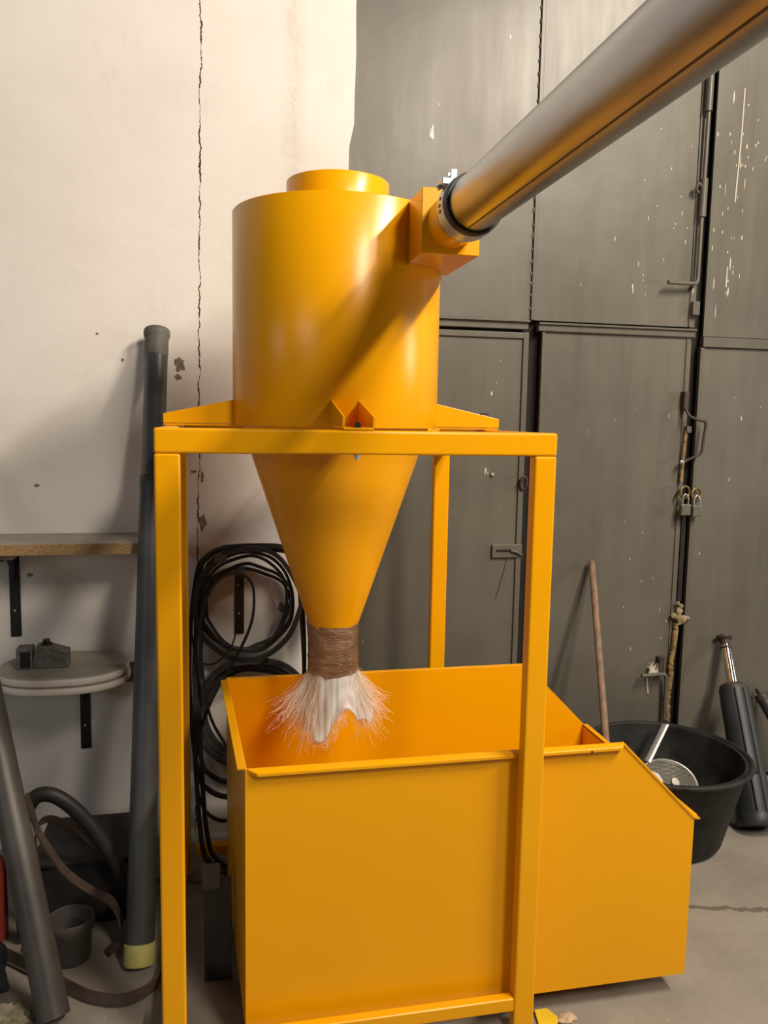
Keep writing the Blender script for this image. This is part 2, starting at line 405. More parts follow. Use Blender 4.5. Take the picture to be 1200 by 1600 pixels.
# ---- gate leaf, wicket door and right leaf
g1 = struct('door_1', (1.45, YG, 0), 'olive grey sheet steel gate leaf with angle rails')
B('gap_backing', 'gap', g1, (0.60, 3.75, YG+0.035, YG+0.06, 0, 4.6))  # added near-black sheet behind the gate, keeps the gaps between sheets dark
B('sheet', 'gate', g1, (0.60, 1.462, YG, YG+0.012, 2.150, 4.3))
B('sheet', 'gate', g1, (1.466, 2.246, YG, YG+0.012, 2.150, 4.3))
B('sheet', 'gate', g1, (1.520, 2.236, YG, YG+0.012, 0.03, 2.104))
for z0, z1, x0, x1, pr in ((2.108, 2.146, 0.62, 1.455, 0.012), (2.104, 2.140, 1.500, 2.246, 0.014)):
    B('rail', 'gate_rail', g1, (x0, x1, YG-pr, YG+0.02, z0, z1), bevel=0.003)
B('rail_flange', 'gate_rail', g1, (0.62, 1.458, YG-0.026, YG-0.012, 2.138, 2.146), bevel=0.001)
B('rail_flange', 'gate_rail', g1, (1.500, 2.246, YG-0.024, YG-0.013, 2.132, 2.140), bevel=0.001)
B('cover_strip', 'gate_rail', g1, (1.466, 1.484, YG-0.008, YG+0.002, 2.150, 4.3), bevel=0.002)
B('cover_strip', 'gate_rail', g1, (2.214, 2.222, YG-0.007, YG+0.002, 2.150, 4.3), bevel=0.002)
B('cover_strip', 'gate_rail', g1, (2.210, 2.222, YG-0.006, YG+0.002, 0.03, 2.100), bevel=0.002)
B('cover_strip', 'gate_rail', g1, (1.520, 1.532, YG-0.010, YG+0.002, 0.03, 2.100), bevel=0.002)
# welded bead along the upper seam
for i in range(26):
    z = 2.2+i*0.05+random.uniform(-.01, .01)
    bm = bmesh.new(); lump(bm, (1.463, YG-0.002, z), (0.004, 0.004, random.uniform(0.008, 0.016)), i, sub=1, flat=False); obj('weld_bead', bm, 'gate_rail', g1, smooth=True)

g2 = struct('door_2', (1.05, YG, 0.02), 'olive grey wicket door set in the gate behind the yellow frame')
B('sheet', 'gate', g2, (0.66, 1.458, YG, YG+0.012, 0.03, 2.095))
B('edge_strip', 'gate_rail', g2, (1.436, 1.460, YG-0.010, YG+0.004, 0.03, 2.095), bevel=0.002)
B('top_strip', 'gate_rail', g2, (0.66, 1.436, YG-0.010, YG+0.004, 2.070, 2.095), bevel=0.002)
lp = B('latch_plate', 'gate_rail', g2, (1.325, 1.462, YG-0.014, YG+0.002, 1.124, 1.182), bevel=0.002)
B('slot', 'gap', lp, (1.342, 1.412, YG-0.0155, YG-0.010, 1.150, 1.160))
Path('latch_arm', 'gate_rail', lp, [(1.408, YG-0.020, 1.156), (1.435, YG-0.022, 1.148), (1.462, YG-0.020, 1.134)], 0.005)
Path('rust_drip', 'rustdark', g2, [(1.404, YG-0.0005, 1.145), (1.385, YG-0.0005, 1.06), (1.352, YG-0.0005, 0.94)], 0.002, 6)
bm = bmesh.new(); add_lathe(bm, (1.317, YG+0.001, 1.487), (0, -1, 0), [(0.010, 0), (0.010, 0.005), (0.006, 0.012), (0, 0.014)], 14); obj('bolt_head', bm, 'screw', g2, smooth=True)
Path('pull_ring', 'rustdark', g2, [(1.455+0.014*math.cos(a), YG-0.020-0.006*math.sin(a), 1.452+0.028*math.sin(a)) for a in [i*PI/5 for i in range(10)]], 0.006, closed=True)

g3 = struct('door_3', (2.9, YG, 0), 'right olive grey steel gate leaf with white drips')
B('sheet', 'gate', g3, (2.290, 3.75, YG-0.004, YG+0.008, 2.112, 4.3))
B('sheet', 'gate', g3, (2.278, 3.75, YG-0.004, YG+0.008, 0.03, 2.062))
B('rail', 'gate_rail', g3, (2.285, 3.75, YG-0.018, YG+0.012, 2.064, 2.108), bevel=0.003)
B('edge_strip', 'gate_rail', g3, (2.278, 2.298, YG-0.012, YG, 0.03, 2.06), bevel=0.002)
for i in range(46):   # dried white paint runs down the upper sheet
    x = 2.40+random.gauss(0, 0.05) if i < 30 else random.uniform(2.32, 2.60)
    z = random.uniform(2.2, 3.15); h = random.choice([0.006, 0.008, 0.012, 0.03 if i < 14 else 0.01])
    bm = bmesh.new(); lump(bm, (x, YG-0.004, z), (random.uniform(0.0015, 0.0035), 0.001, h), i, sub=1, flat=False); obj('paint_drip', bm, 'web', g3)
Path('paint_run', 'web', g3, [(2.418, YG-0.0045, 3.18), (2.416, YG-0.0045, 2.98), (2.409, YG-0.0045, 2.80), (2.405, YG-0.0045, 2.70)], 0.0035, 6)
Path('paint_run', 'web', g3, [(2.388, YG-0.0045, 2.42), (2.387, YG-0.0045, 2.33)], 0.0035, 6)
for i in range(30):
    x = random.uniform(1.95, 2.2); z = random.uniform(2.25, 3.0) if i < 18 else random.uniform(0.5, 1.9)
    bm = bmesh.new(); lump(bm, (x, YG, z), (random.uniform(0.0015, 0.003), 0.001, random.choice([0.004, 0.006, 0.012])), i+60, sub=1, flat=False); obj('paint_drip', bm, 'web', g1)

# drop bolts belonging to the left leaf
bo = obj('slide_bolt', (lambda bm: (sweep(bm, smooth_path([(2.236, YG-0.028, 3.9), (2.236, YG-0.028, 3.1), (2.232, YG-0.028, 2.60), (2.230, YG-0.030, 2.38), (2.224, YG-0.034, 2.345), (2.20, YG-0.040, 2.333), (2.078, YG-0.046, 2.331)], 8), circ(0.009, 10)), bm)[1])(bmesh.new()), 'gate_rail', g1, smooth=True)
for z0, z1 in ((3.06, 3.22), (2.62, 2.78)):
    Rod('guide_tube', 'gate_rail', bo, (2.234, YG-0.028, z0), (2.235, YG-0.028, z1), 0.0155)
    B('guide_foot', 'gate_rail', bo, (2.222, 2.246, YG-0.020, YG+0.001, z0+0.03, z1-0.03))
Path('bolt_lug', 'gate_rail', bo, [(2.222, YG-0.03, 2.745), (2.202, YG-0.04, 2.755), (2.196, YG-0.032, 2.735), (2.212, YG-0.026, 2.72)], 0.006)
B('guide_block', 'gate_rail', g1, (2.216, 2.250, YG-0.03, YG+0.002, 2.20, 2.26), bevel=0.003)
bl = Path('slide_bolt', 'gate_rail', g1, [(2.195, YG-0.030, 0.05), (2.193, YG-0.030, 0.40), (2.190, YG-0.032, 0.535), (2.180, YG-0.036, 0.560), (2.155, YG-0.042, 0.568), (2.055, YG-0.046, 0.566)], 0.009)
Rod('guide_tube', 'gate_rail', bl, (2.194, YG-0.028, 0.20), (2.194, YG-0.028, 0.30), 0.015)
B('guide_block', 'rustdark', g1, (2.150, 2.178, YG-0.032, YG+0.002, 0.56, 0.645), bevel=0.003)
hk = Path('hook_handle', 'rustdark', g1, [(2.208, YG-0.030, 1.79), (2.212, YG-0.045, 1.765), (2.228, YG-0.052, 1.750), (2.265, YG-0.055, 1.738), (2.292, YG-0.055, 1.732), (2.298, YG-0.055, 1.715), (2.291, YG-0.055, 1.65), (2.284, YG-0.055, 1.595), (2.262, YG-0.050, 1.578), (2.205, YG-0.035, 1.548)], 0.0065, sub=6)
B('eye_plate', 'rustdark', hk, (2.198, 2.220, YG-0.034, YG+0.001, 1.785, 1.865), bevel=0.003)
bm = bmesh.new(); add_lathe(bm, (2.202, YG-0.035, 1.548), (0, -1, 0), [(0.010, -.004), (0.010, 0.006), (0, 0.010)], 12); obj('rivet', bm, 'screw', hk, smooth=True)
B('guide_block', 'gate_rail', g1, (2.222, 2.246, YG-0.03, YG+0.002, 1.68, 1.71), bevel=0.003)
Path('filler_seam', 'foam', g1, [(2.226, YG-0.016, 1.69), (2.220, YG-0.018, 1.60), (2.216, YG-0.018, 1.52), (2.215, YG-0.016, 1.46)], 0.008, 7)
def padlock(x, y, z, label, ring_z):
    t = thing('padlock', (x, y, z), label, 'padlock', 'padlocks on the gate')
    bm = bmesh.new(); add_box(bm, x-0.024, x+0.024, y-0.012, y+0.012, z, z+0.052); obj('body', bm, 'padlock', t, bevel=0.005)
    Path('shackle', 'screw', t, [(x-0.014, y, z+0.048), (x-0.014, y, z+0.075), (x-0.008, y, z+0.091), (x, y, z+0.096), (x+0.008, y, z+0.091), (x+0.014, y, z+0.075), (x+0.014, y, z+0.048)], 0.0042)
    rg = Path('ring', 'brass', g1, [(x+0.002+0.026*math.cos(a), y+0.012+0.006*math.cos(a), ring_z+0.027*math.sin(a)) for a in [i*PI/6 for i in range(12)]], 0.0058, closed=True)
padlock(2.226, YG-0.044, 1.308, 'grey-green padlock on the left ring of the gate gap', 1.412)
padlock(2.284, YG-0.044, 1.302, 'grey-green padlock on the right ring of the gate gap', 1.404)
B('gap_cover', 'gap', g1, (2.240, 2.262, YG-0.004, YG+0.02, 0.90, 1.30))
# crumbly expanding foam squeezed out of the gap
fo = thing('expanding_foam', (2.22, YG-0.01, 0.30), 'lumpy ochre foam bead squeezed from the gate gap', 'foam')
bm = bmesh.new(); pts = smooth_path([(2.212, YG-0.012, 0.10), (2.218, YG-0.014, 0.33), (2.214, YG-0.014, 0.45), (2.222, YG-0.016, 0.54), (2.220, YG-0.016, 0.62), (2.230, YG-0.016, 0.70), (2.236, YG-0.016, 0.80)], 14)
for i, q in enumerate(pts):
    q.x += 0.005*noise.noise(Vector((0, i*0.4, 1)))
sec = [circ(1, 8)]
k = len(pts); rings = []
for i, q in enumerate(pts):
    r = 0.013+0.007*noise.noise(Vector((i*0.45, 3, 0)))
    rings.append([bm.verts.new(q+Vector((math.cos(2*PI*j/8)*r, math.sin(2*PI*j/8)*r*0.8, 0.004*noise.noise(Vector((i, j, 0)))))) for j in range(8)])
for A_, B_ in zip(rings, rings[1:]):
    for j in range(8): bm.faces.new((A_[j], A_[(j+1) % 8], B_[(j+1) % 8], B_[j]))
bm.faces.new(rings[0][::-1]); bm.faces.new(rings[-1])
obj('bead', bm, 'foam', fo, smooth=True)
bm = bmesh.new()
for i, (dx_, dz_, s_) in enumerate(((0, 0.0, 0.020), (0.026, -0.010, 0.018), (-0.022, 0.008, 0.016), (0.006, 0.028, 0.017), (0.012, 0.052, 0.012), (-0.006, 0.066, 0.010), (0.046, -0.008, 0.014), (0.014, -0.022, 0.013))):
    lump(bm, (2.238+dx_, YG-0.022, 0.83+dz_), (s_, s_*0.7, s_), i+20, amp=0.6, sub=2, flat=False)
obj('blob', bm, 'foam_pale', fo, smooth=True)
wb = bmesh.new()
for i in range(26):
    a = random.uniform(0.2, PI-0.2); L = random.uniform(0.02, 0.055)
    rod(wb, (2.125+random.uniform(-.025, .025), YG-0.028, 0.572), (2.125+math.cos(a)*L*0.7, YG-0.02, 0.572+math.sin(a)*L), 0.0018, 5)
obj('dried_splash', wb, 'web', g1, kind='stuff')
Path('dried_drip', 'web', g1, [(2.108, YG-0.002, 0.54), (2.112, YG-0.002, 0.50), (2.118, YG-0.002, 0.465)], 0.004, 6)

# ------------------------------------------------------------------ yellow support frame
W_, D_, H = 1.011, 1.012, 1.69
fr = thing('support_frame', (W_/2, D_/2, 0), 'tall yellow square-tube support frame standing on the floor', 'frame')
for x0 in (0, W_-0.06):
    for y0 in (0, D_-0.04):
        sh = -0.015 if (x0 == 0 and y0 > 0) else 0.0
        B('post', 'yellow', fr, (x0+sh, x0+sh+0.06, y0, y0+0.04, 0, H-0.06), bevel=0.006, segs=3)
for y0 in (0, D_-0.04): B('top_beam', 'yellow', fr, (0, W_, y0, y0+0.04, H-0.06, H), bevel=0.006, segs=3)
for x0 in (0, W_-0.04): B('top_beam', 'yellow', fr, (x0, x0+0.04, 0.04, D_-0.04, H-0.06, H-0.0005), bevel=0.005, segs=3)
B('bottom_rail', 'yellow', fr, (0.06, W_-0.06, 0.0, 0.030, 0.074, 0.114), bevel=0.005, segs=3)
B('bottom_rail', 'yellow', fr, (0.06, W_-0.06, D_-0.040, D_, 0.074, 0.114), bevel=0.005, segs=3)
B('bottom_rail', 'yellow', fr, (0.0, 0.035, 0.04, D_-0.04, 0.074, 0.114), bevel=0.005, segs=3)

# ------------------------------------------------------------------ cyclone
CX, CY = 0.5055, 0.516
cy = thing('cyclone_separator', (CX, CY, 0.95), 'glossy yellow sheet steel cyclone drum with cone on the frame', 'cyclone')
bm = bmesh.new()
add_lathe(bm, (CX, CY, 0), (0, 0, 1), [(0.286, 1.695), (0.310, 1.693), (0.311, 1.695), (0.311, 2.309), (0.3095, 2.311), (0.308, 2.309), (0.150, 2.305)], 96, cap=False)
obj('drum', bm, 'yellow', cy, smooth=True)
bm = bmesh.new(); add_lathe(bm, (CX, CY, 0), (0, 0, 1), [(0.153, 2.300), (0.153, 2.408), (0.1515, 2.410), (0.150, 2.408), (0.150, 2.300)], 72, cap=False); obj('top_collar', bm, 'yellow', cy, smooth=True)
bm = bmesh.new(); add_lathe(bm, (CX, CY, 0), (0, 0, 1), [(0.288, 1.70), (0.079, 1.075), (0.073, 0.99), (0.070, 0.99), (0.076, 1.075), (0.284, 1.70)], 80, cap=False); obj('cone', bm, 'yellow', cy, smooth=True, angle=60)
# inlet box: tangential, open to the drum, with a flat face towards the hall
ib = B('inlet_box', 'yellow', cy, (0.660, 0.8155, 0.10, 0.40, 2.143, 2.306), bevel=0.002)
bm = bmesh.new(); add_lathe(bm, (0.738, 0.101, 2.2225), (0, -1, 0), [(0.0645, 0), (0.0645, 0.135), (0.060, 0.135), (0.060, 0)], 48, cap=False); obj('inlet_collar', bm, 'yellow', cy, smooth=True)
bm = bmesh.new(); sweep(bm, smooth_path([(0.659, 0.262, 2.150), (0.659, 0.2625, 2.306)], 6), circ(0.004, 8)); obj('weld_seam', bm, 'yellow', ib, smooth=True)
pts = []
for i in range(15):
    a = math.radians(-60+i*58/14); pts.append((CX+0.312*math.cos(a), CY+0.312*math.sin(a), 2.141))
Path('weld_seam', 'yellow', ib, pts, 0.0035, 8, 3)
# mounting brackets: U channels with sloping side gussets, bolted to the beams
def bracket(dirv, c, tip, root, hw, nut):
    """dirv: 'x+' etc. local: s along outward direction from drum wall (root) to tip"""
    ax = dirv[0]; sg = 1 if dirv[1] == '+' else -1
    br = None
    z0 = 1.6905
    def mk(name, poly, a, b, par):
        bm = bmesh.new(); add_prism(bm, poly, 'Y' if ax == 'x' else 'X', a, b); return obj(name, bm, 'yellow', par, bevel=0.0012)
    bm = bmesh.new()
    if ax == 'x': add_box(bm, min(root, tip), max(root, tip), c-hw, c+hw, z0, z0+0.006)
    else: add_box(bm, c-hw, c+hw, min(root, tip), max(root, tip), z0, z0+0.006)
    br = obj('mounting_bracket', bm, 'yellow', cy, bevel=0.001)
    poly = [(tip, z0+0.007), (tip, z0+0.034), (root, z0+0.078), (root, z0+0.007)]
    for s in (-1, 1):
        a = c+s*hw; mk('gusset', poly, a-0.003, a+0.003, br)
    if nut:
        bx_, by_ = nut
        bm = bmesh.new(); add_lathe(bm, (bx_, by_, z0+0.006), (0, 0, 1), [(0.011, 0), (0.011, 0.003), (0.008, 0.003), (0.008, 0.011), (0.005, 0.014), (0, 0.014)], 6); obj('bolt', bm, 'blackplastic', br)
        bm = bmesh.new(); add_lathe(bm, (bx_, by_, 1.63), (0, 0, -1), [(0.009, 0), (0.009, 0.008), (0.004, 0.008), (0.004, 0.014), (0, 0.014)], 6); obj('nut', bm, 'screw', br)
    return br
bracket('x-', CY, -0.005, 0.20, 0.040, (0.02, CY))
bracket('x+', CY, 1.020, 0.812, 0.040, (0.99, CY))
bracket('y-', 0.487, 0.001, 0.212, 0.038, (0.487, 0.02))
bracket('y+', 0.506, 1.010, 0.822, 0.038, (0.506, 0.992))
B('paint_chip', 'sleeve', cy, (0.958, 0.986, CY-0.044, CY-0.036, 1.738, 1.7415))

# ------------------------------------------------------------------ duct pipe with rubber sleeve and clamp
dp = thing('duct_pipe', (0.738, -1.2, 2.155), 'long galvanised steel duct pipe running from the cyclone inlet', 'pipe')
bm = bmesh.new(); add_lathe(bm, (0.738, -0.085, 2.2225), (0, -1, 0), [(0.0615, 0), (0.0635, 0.002), (0.0635, 3.4), (0.0605, 3.4), (0.0605, 0.001)], 72, cap=False); obj('tube', bm, 'galv', dp, smooth=True)
a = math.radians(-108)
bm = bmesh.new(); sweep(bm, [Vector((0.738+0.0638*math.cos(a), y, 2.2225+0.0638*math.sin(a))) for y in (-0.09, -1.5, -3.48)], rect(0.0030, 0.0020), ref=Vector((-math.sin(a), 0, math.cos(a)))); obj('seam', bm, 'seam', dp)
bm = bmesh.new(); add_lathe(bm, (0.738, -0.012, 2.2225), (0, -1, 0), [(0.0652, 0), (0.0715, 0.002), (0.0715, 0.083), (0.069, 0.087), (0.0640, 0.087)], 60, cap=False); obj('rubber_sleeve', bm, 'sleeve', dp, smooth=True)
hc = thing('hose_clamp', (0.738, -0.055, 2.15), 'shiny zinc hose clamp tightened round the black rubber sleeve', 'clamp')
bm = bmesh.new(); add_lathe(bm, (0.738, -0.022, 2.2225), (0, -1, 0), [(0.0720, 0), (0.0738, 0.002), (0.0745, 0.006), (0.0738, 0.014), (0.0738, 0.042), (0.0745, 0.050), (0.0738, 0.054), (0.0720, 0.056)], 64, cap=False); bd = obj('band', bm, 'band', hc, smooth=True)
def onclamp(ang, rr): return (0.738+rr*math.cos(math.radians(ang)), 2.2225+rr*math.sin(math.radians(ang)))
sx_, sz_ = onclamp(140, 0.082)
B('screw_housing', 'band', hc, (sx_-0.012, sx_+0.012, -0.074, -0.026, sz_-0.009, sz_+0.007), bevel=0.002)
Rod('screw', 'band', hc, (sx_-0.016, -0.050, sz_-0.014), (sx_+0.022, -0.050, sz_+0.018), 0.006)
for y in (-0.036, -0.064):
    x_, z_ = onclamp(128, 0.080); B('clamp_lug', 'band', hc, (x_-0.003, x_+0.012, y-0.004, y+0.004, z_-0.012, z_+0.018), bevel=0.001)
for ang in (168, 180, 190):
    x_, z_ = onclamp(ang, 0.0738); B('slot', 'sleeve', bd, (x_-0.0012, x_+0.001, -0.056, -0.044, z_-0.004, z_+0.003))

# ------------------------------------------------------------------ spout sack, tape and frayed fibres
sk = thing('spout_sack', (CX, CY, 0.70), 'white green-striped woven sack sleeve frayed into loose fibres below the cone', 'sack')
bm = bmesh.new(); rings = []; n_ = 60
for i in range(24):
    t = i/23; z = 1.085-0.165*t; ring = []
    for j in range(n_):
        a = 2*PI*j/n_
        r = 0.0805+(0.004 if t < 0.08 else 0)*0+0.0022*noise.noise(Vector((math.cos(a)*2, math.sin(a)*2, z*45)))+0.002*noise.noise(Vector((a*3, z*120, 2)))
        zz = z+(0.010*noise.noise(Vector((math.cos(a)*2.5, math.sin(a)*2.5, 9))) if i in (0, 23) else 0)
        if i == 0: zz -= 0.018*max(0, math.cos(a+PI/2))**2-0.008
        ring.append(bm.verts.new((CX+r*math.cos(a), CY+r*math.sin(a), zz)))
    rings.append(ring)
for A_, B_ in zip(rings, rings[1:]):
    for j in range(n_): bm.faces.new((A_[j], A_[(j+1) % n_], B_[(j+1) % n_], B_[j]))
obj('tape_wrap', bm, 'tape', sk, smooth=True, label='brown packing tape wound round the cone spout')
bm = bmesh.new(); rings = []; n_ = 72; mR = 22
def bell(a, c, w_): d = (math.degrees(a)-c+180) % 360-180; return math.exp(-(d/w_)**2)
def hem(a):   # ragged lower edge: long towards the front left, cut short on the front right
    c = math.cos(a); s = math.sin(a)
    return 0.150+0.062*bell(a, 235, 34)-0.040*bell(a, 292, 22)+0.010*bell(a, 335, 20)+0.020*noise.noise(Vector((c*5, s*5, 5)))+0.010*noise.noise(Vector((c*14, s*14, 5)))
for i in range(mR+1):
    t = i/mR; ring = []
    for j in range(n_):
        a = 2*PI*j/n_; L = hem(a); z = 0.928-L*t
        fl = 0.034*bell(a, 345, 40)*t**1.4+0.004*t
        r = 0.076+0.010*t+fl+(0.003+0.014*t)*noise.noise(Vector((math.cos(a)*3.2, math.sin(a)*3.2, t*2.6)))+0.006*t*math.sin(a*7+t*3)
        ring.append(bm.verts.new((CX+r*math.cos(a)-0.006*t, CY+r*math.sin(a), z)))
    rings.append(ring)
for A_, B_ in zip(rings, rings[1:]):
    for j in range(n_): bm.faces.new((A_[j], A_[(j+1) % n_], B_[(j+1) % n_], B_[j]))
sb = obj('sack_sleeve', bm, 'sack', sk, smooth=True, angle=80)
md = sb.modifiers.new('thick', 'SOLIDIFY'); md.thickness = 0.0012
bm = bmesh.new()
def strand(a, r0, z0, L, out, seed, r=0.00048):
    rnd = random.Random(seed); pts = []
    x0 = CX+r0*math.cos(a); y0 = CY+r0*math.sin(a)
    tw = rnd.uniform(-.7, .7); cur = rnd.uniform(0.8, 1.9); wv = rnd.uniform(0.006, 0.030)
    for i in range(9):
        t = i/8; o = out*t**cur; aa = a+tw*t*0.5
        pts.append(Vector((x0+o*math.cos(aa)+wv*t*noise.noise(Vector((seed*1.7, t*3, 0))), y0+o*math.sin(aa)+wv*t*noise.noise(Vector((seed*1.7, t*3, 7))), z0-L*t*(1-0.10*t)+wv*t*noise.noise(Vector((seed*1.7, t*4, 3))))))
    sweep(bm, pts, circ(r*rnd.uniform(0.7, 1.3), 3))
tufts_l = [(random.uniform(158, 226), random.uniform(0.13, 0.235), min(0.10, abs(random.gauss(0.038, 0.034)))) for _ in range(48)]
tufts_r = [(random.uniform(312, 376), random.uniform(0.08, 0.20), min(0.085, abs(random.gauss(0.040, 0.028)))) for _ in range(36)]
for s in range(0, 1900, 1):
    if s % 4 == 3: continue
    rnd = random.Random(s)
    if s < 1050: a, L, out = rnd.choice(tufts_l); z0 = rnd.uniform(0.890, 0.930); r0 = 0.079
    elif s < 1620: a, L, out = rnd.choice(tufts_r); z0 = rnd.uniform(0.860, 0.930); r0 = 0.081
    else: a, L, out = rnd.uniform(205, 300), rnd.uniform(0.015, 0.045), rnd.uniform(0, 0.012); z0 = 0.928-hem(math.radians(a))+0.012; r0 = 0.088
    a = math.radians(a+rnd.gauss(0, 8)); L *= rnd.uniform(0.55, 1.10); out *= rnd.uniform(0.6, 1.4)
    strand(a, r0, z0, L, out, s, 0.00032)
obj('frayed_fibres', bm, 'fibre', sk, kind='stuff', label='fine pale frayed plastic fibres')

# ------------------------------------------------------------------ tipping bin
X0, X1, XS = 0.212, 1.520, 1.280
XB = 0.176      # the left end runs slightly outwards towards the wall
Y0, Y1 = 0.062, 0.802
ZB, ZT, ZM = 0.070, 0.813, 0.570
bn = thing('collection_bin', ((X0+X1)/2, (Y0+Y1)/2, 0), 'yellow sheet steel tipping bin with sloped mouth under the cyclone', 'bin')
prof = [(X0, ZB), (X1, ZB), (X1, ZM), (XS, ZT), (X0, ZT)]
for nm, y in (('front_panel', Y0), ('back_panel', Y1-0.004)):
    bm = bmesh.new(); add_prism(bm, prof if y == Y0 else [(XB if q[0] == X0 else q[0], q[1]) for q in prof], 'Y', y, y+0.004); obj(nm, bm, 'yellow', bn)
bm = bmesh.new(); add_prism(bm, [(X0, Y0+0.004), (X0+0.004, Y0+0.004), (XB+0.004, Y1-0.004), (XB, Y1-0.004)], 'Z', ZB, ZT); obj('end_panel', bm, 'yellow', bn)
B('end_panel', 'yellow', bn, (X1-0.004, X1, Y0+0.004, Y1-0.004, ZB, ZM))
bm = bmesh.new(); add_prism(bm, [(X0+0.004, Y0+0.004), (X1-0.004, Y0+0.004), (X1-0.004, Y1-0.004), (XB+0.004, Y1-0.004)], 'Z', ZB, ZB+0.004); obj('bottom_panel', bm, 'yellow', bn)
bm = bmesh.new(); yy = Y0; o_ = 0.019
# folded front lip, mitred at both ends
A_ = [(X0+0.004, yy, ZT+0.001), (XS, yy, ZT+0.001), (XS-0.012, yy-o_, ZT-0.006), (X0+0.030, yy-o_, ZT-0.006),
      (X0+0.004, yy, ZT-0.010), (XS, yy, ZT-0.010), (XS-0.014, yy-o_, ZT-0.016), (X0+0.032, yy-o_, ZT-0.016)]
v_ = [bm.verts.new(q) for q in A_]
for f_ in ((0, 1, 2, 3), (7, 6, 5, 4), (0, 4, 5, 1), (2, 6, 7, 3), (1, 5, 6, 2), (3, 7, 4, 0)): bm.faces.new([v_[i] for i in f_])
obj('front_lip', bm, 'yellow', bn, bevel=0.002)
bm = bmesh.new()
A_ = [(X0+0.002, Y0+0.002, ZT+0.001), (XB+0.002, Y1, ZT+0.001), (XB-0.020, Y1, ZT-0.002), (X0-0.020, Y0+0.012, ZT-0.002)]
v_ = [bm.verts.new(q) for q in A_]+[bm.verts.new((q[0], q[1], q[2]-0.005)) for q in A_]
for f_ in ((0, 1, 2, 3), (7, 6, 5, 4), (0, 4, 5, 1), (2, 6, 7, 3), (1, 5, 6, 2), (3, 7, 4, 0)): bm.faces.new([v_[i] for i in f_])
obj('side_lip', bm, 'yellow', bn, bevel=0.001)
B('back_lip', 'yellow', bn, (XB, XS, Y1, Y1+0.018, ZT-0.004, ZT+0.001), bevel=0.001)
bm = bmesh.new(); d_ = 0.010
add_prism(bm, [(XS, ZT), (X1, ZM), (X1+0.018, ZM-0.006), (X1+0.016, ZM-0.010), (X1-0.002, ZM-0.006), (XS-0.003, ZT-0.006)], 'Y', Y0-0.003, Y0+0.012); obj('slope_hem', bm, 'yellow', bn)
B('end_lip', 'yellow', bn, (X1-0.004, X1+0.018, Y0+0.012, Y1, ZM-0.008, ZM-0.002), bevel=0.001)
B('paint_chip', 'sleeve', bn, (1.170, 1.175, Y0-0.0205, Y0-0.0185, ZT-0.016, ZT-0.010))
for x, y in ((1.440, 0.16), (1.440, 0.70), (0.30, 0.16), (0.30, 0.70)):
    cs = obj('castor', (lambda bm: (add_box(bm, x-0.035, x+0.035, y-0.03, y+0.03, 0.062, 0.070), bm)[1])(bmesh.new()), 'screw', bn)
    for s in (-1, 1): B('fork', 'screw', cs, (x-0.014, x+0.014, y+s*0.017-0.0015, y+s*0.017+0.0015, 0.022, 0.063))
    bm = bmesh.new(); add_lathe(bm, (x, y-0.012, 0.027), (0, 1, 0), [(0.024, 0), (0.027, 0.004), (0.027, 0.020), (0.024, 0.024)], 20); obj('wheel', bm, 'rubber', cs, smooth=True)

# ------------------------------------------------------------------ leaning drain pipes
dpipe = thing('drain_pipe', (-0.10, 0.50, 0), 'dark grey plastic drain pipe leaning on the wall beside the frame', 'pipe', )
a_ = Vector((-0.100, 0.495, 0.035)); b_ = Vector((-0.068, 1.246, 2.035)); L_ = (b_-a_).length; ax_ = (b_-a_).normalized()
bm = bmesh.new(); add_lathe(bm, a_, ax_, [(0.044, 0), (0.044, L_-0.62), (0.046, L_-0.615), (0.046, L_-0.575), (0.044, L_-0.57), (0.0415, L_-0.565), (0.0415, L_-0.12), (0.041, L_-0.10)], 40, cap=False); tb = obj('tube', bm, 'pvc', dpipe, smooth=True)
bm = bmesh.new(); add_lathe(bm, a_+ax_*(L_-0.11), ax_, [(0.042, 0), (0.0435, 0.02), (0.0435, 0.075), (0.047, 0.082), (0.0485, 0.090), (0.0485, 0.104), (0.046, 0.110), (0.040, 0.110), (0.039, 0.05)], 40, cap=False); obj('socket', bm, 'pvc_dust', dpipe, smooth=True)
bm = bmesh.new(); add_lathe(bm, a_-ax_*0.026, ax_, [(0.0, 0.0), (0.046, 0.0), (0.048, 0.004), (0.048, 0.062), (0.0445, 0.064)], 40, cap=False); obj('end_cap', bm, 'limecap', dpipe, smooth=True, label='pale yellow plastic cap')
lp_ = thing('grey_pipe', (-0.315, 0.284, 0), 'dull grey steel pipe leaning across the bottom left corner', 'pipe')
a_ = Vector((-0.315, 0.284, 0.02)); b_ = Vector((-0.885, 1.24, 1.86)); ax_ = (b_-a_).normalized(); L_ = (b_-a_).length
bm = bmesh.new(); add_lathe(bm, a_, ax_, [(0.040, 0), (0.0445, 0), (0.0445, L_), (0.040, L_), (0.040, 0.0)], 40, cap=False); obj('tube', bm, 'pipe_grey', lp_, smooth=True)

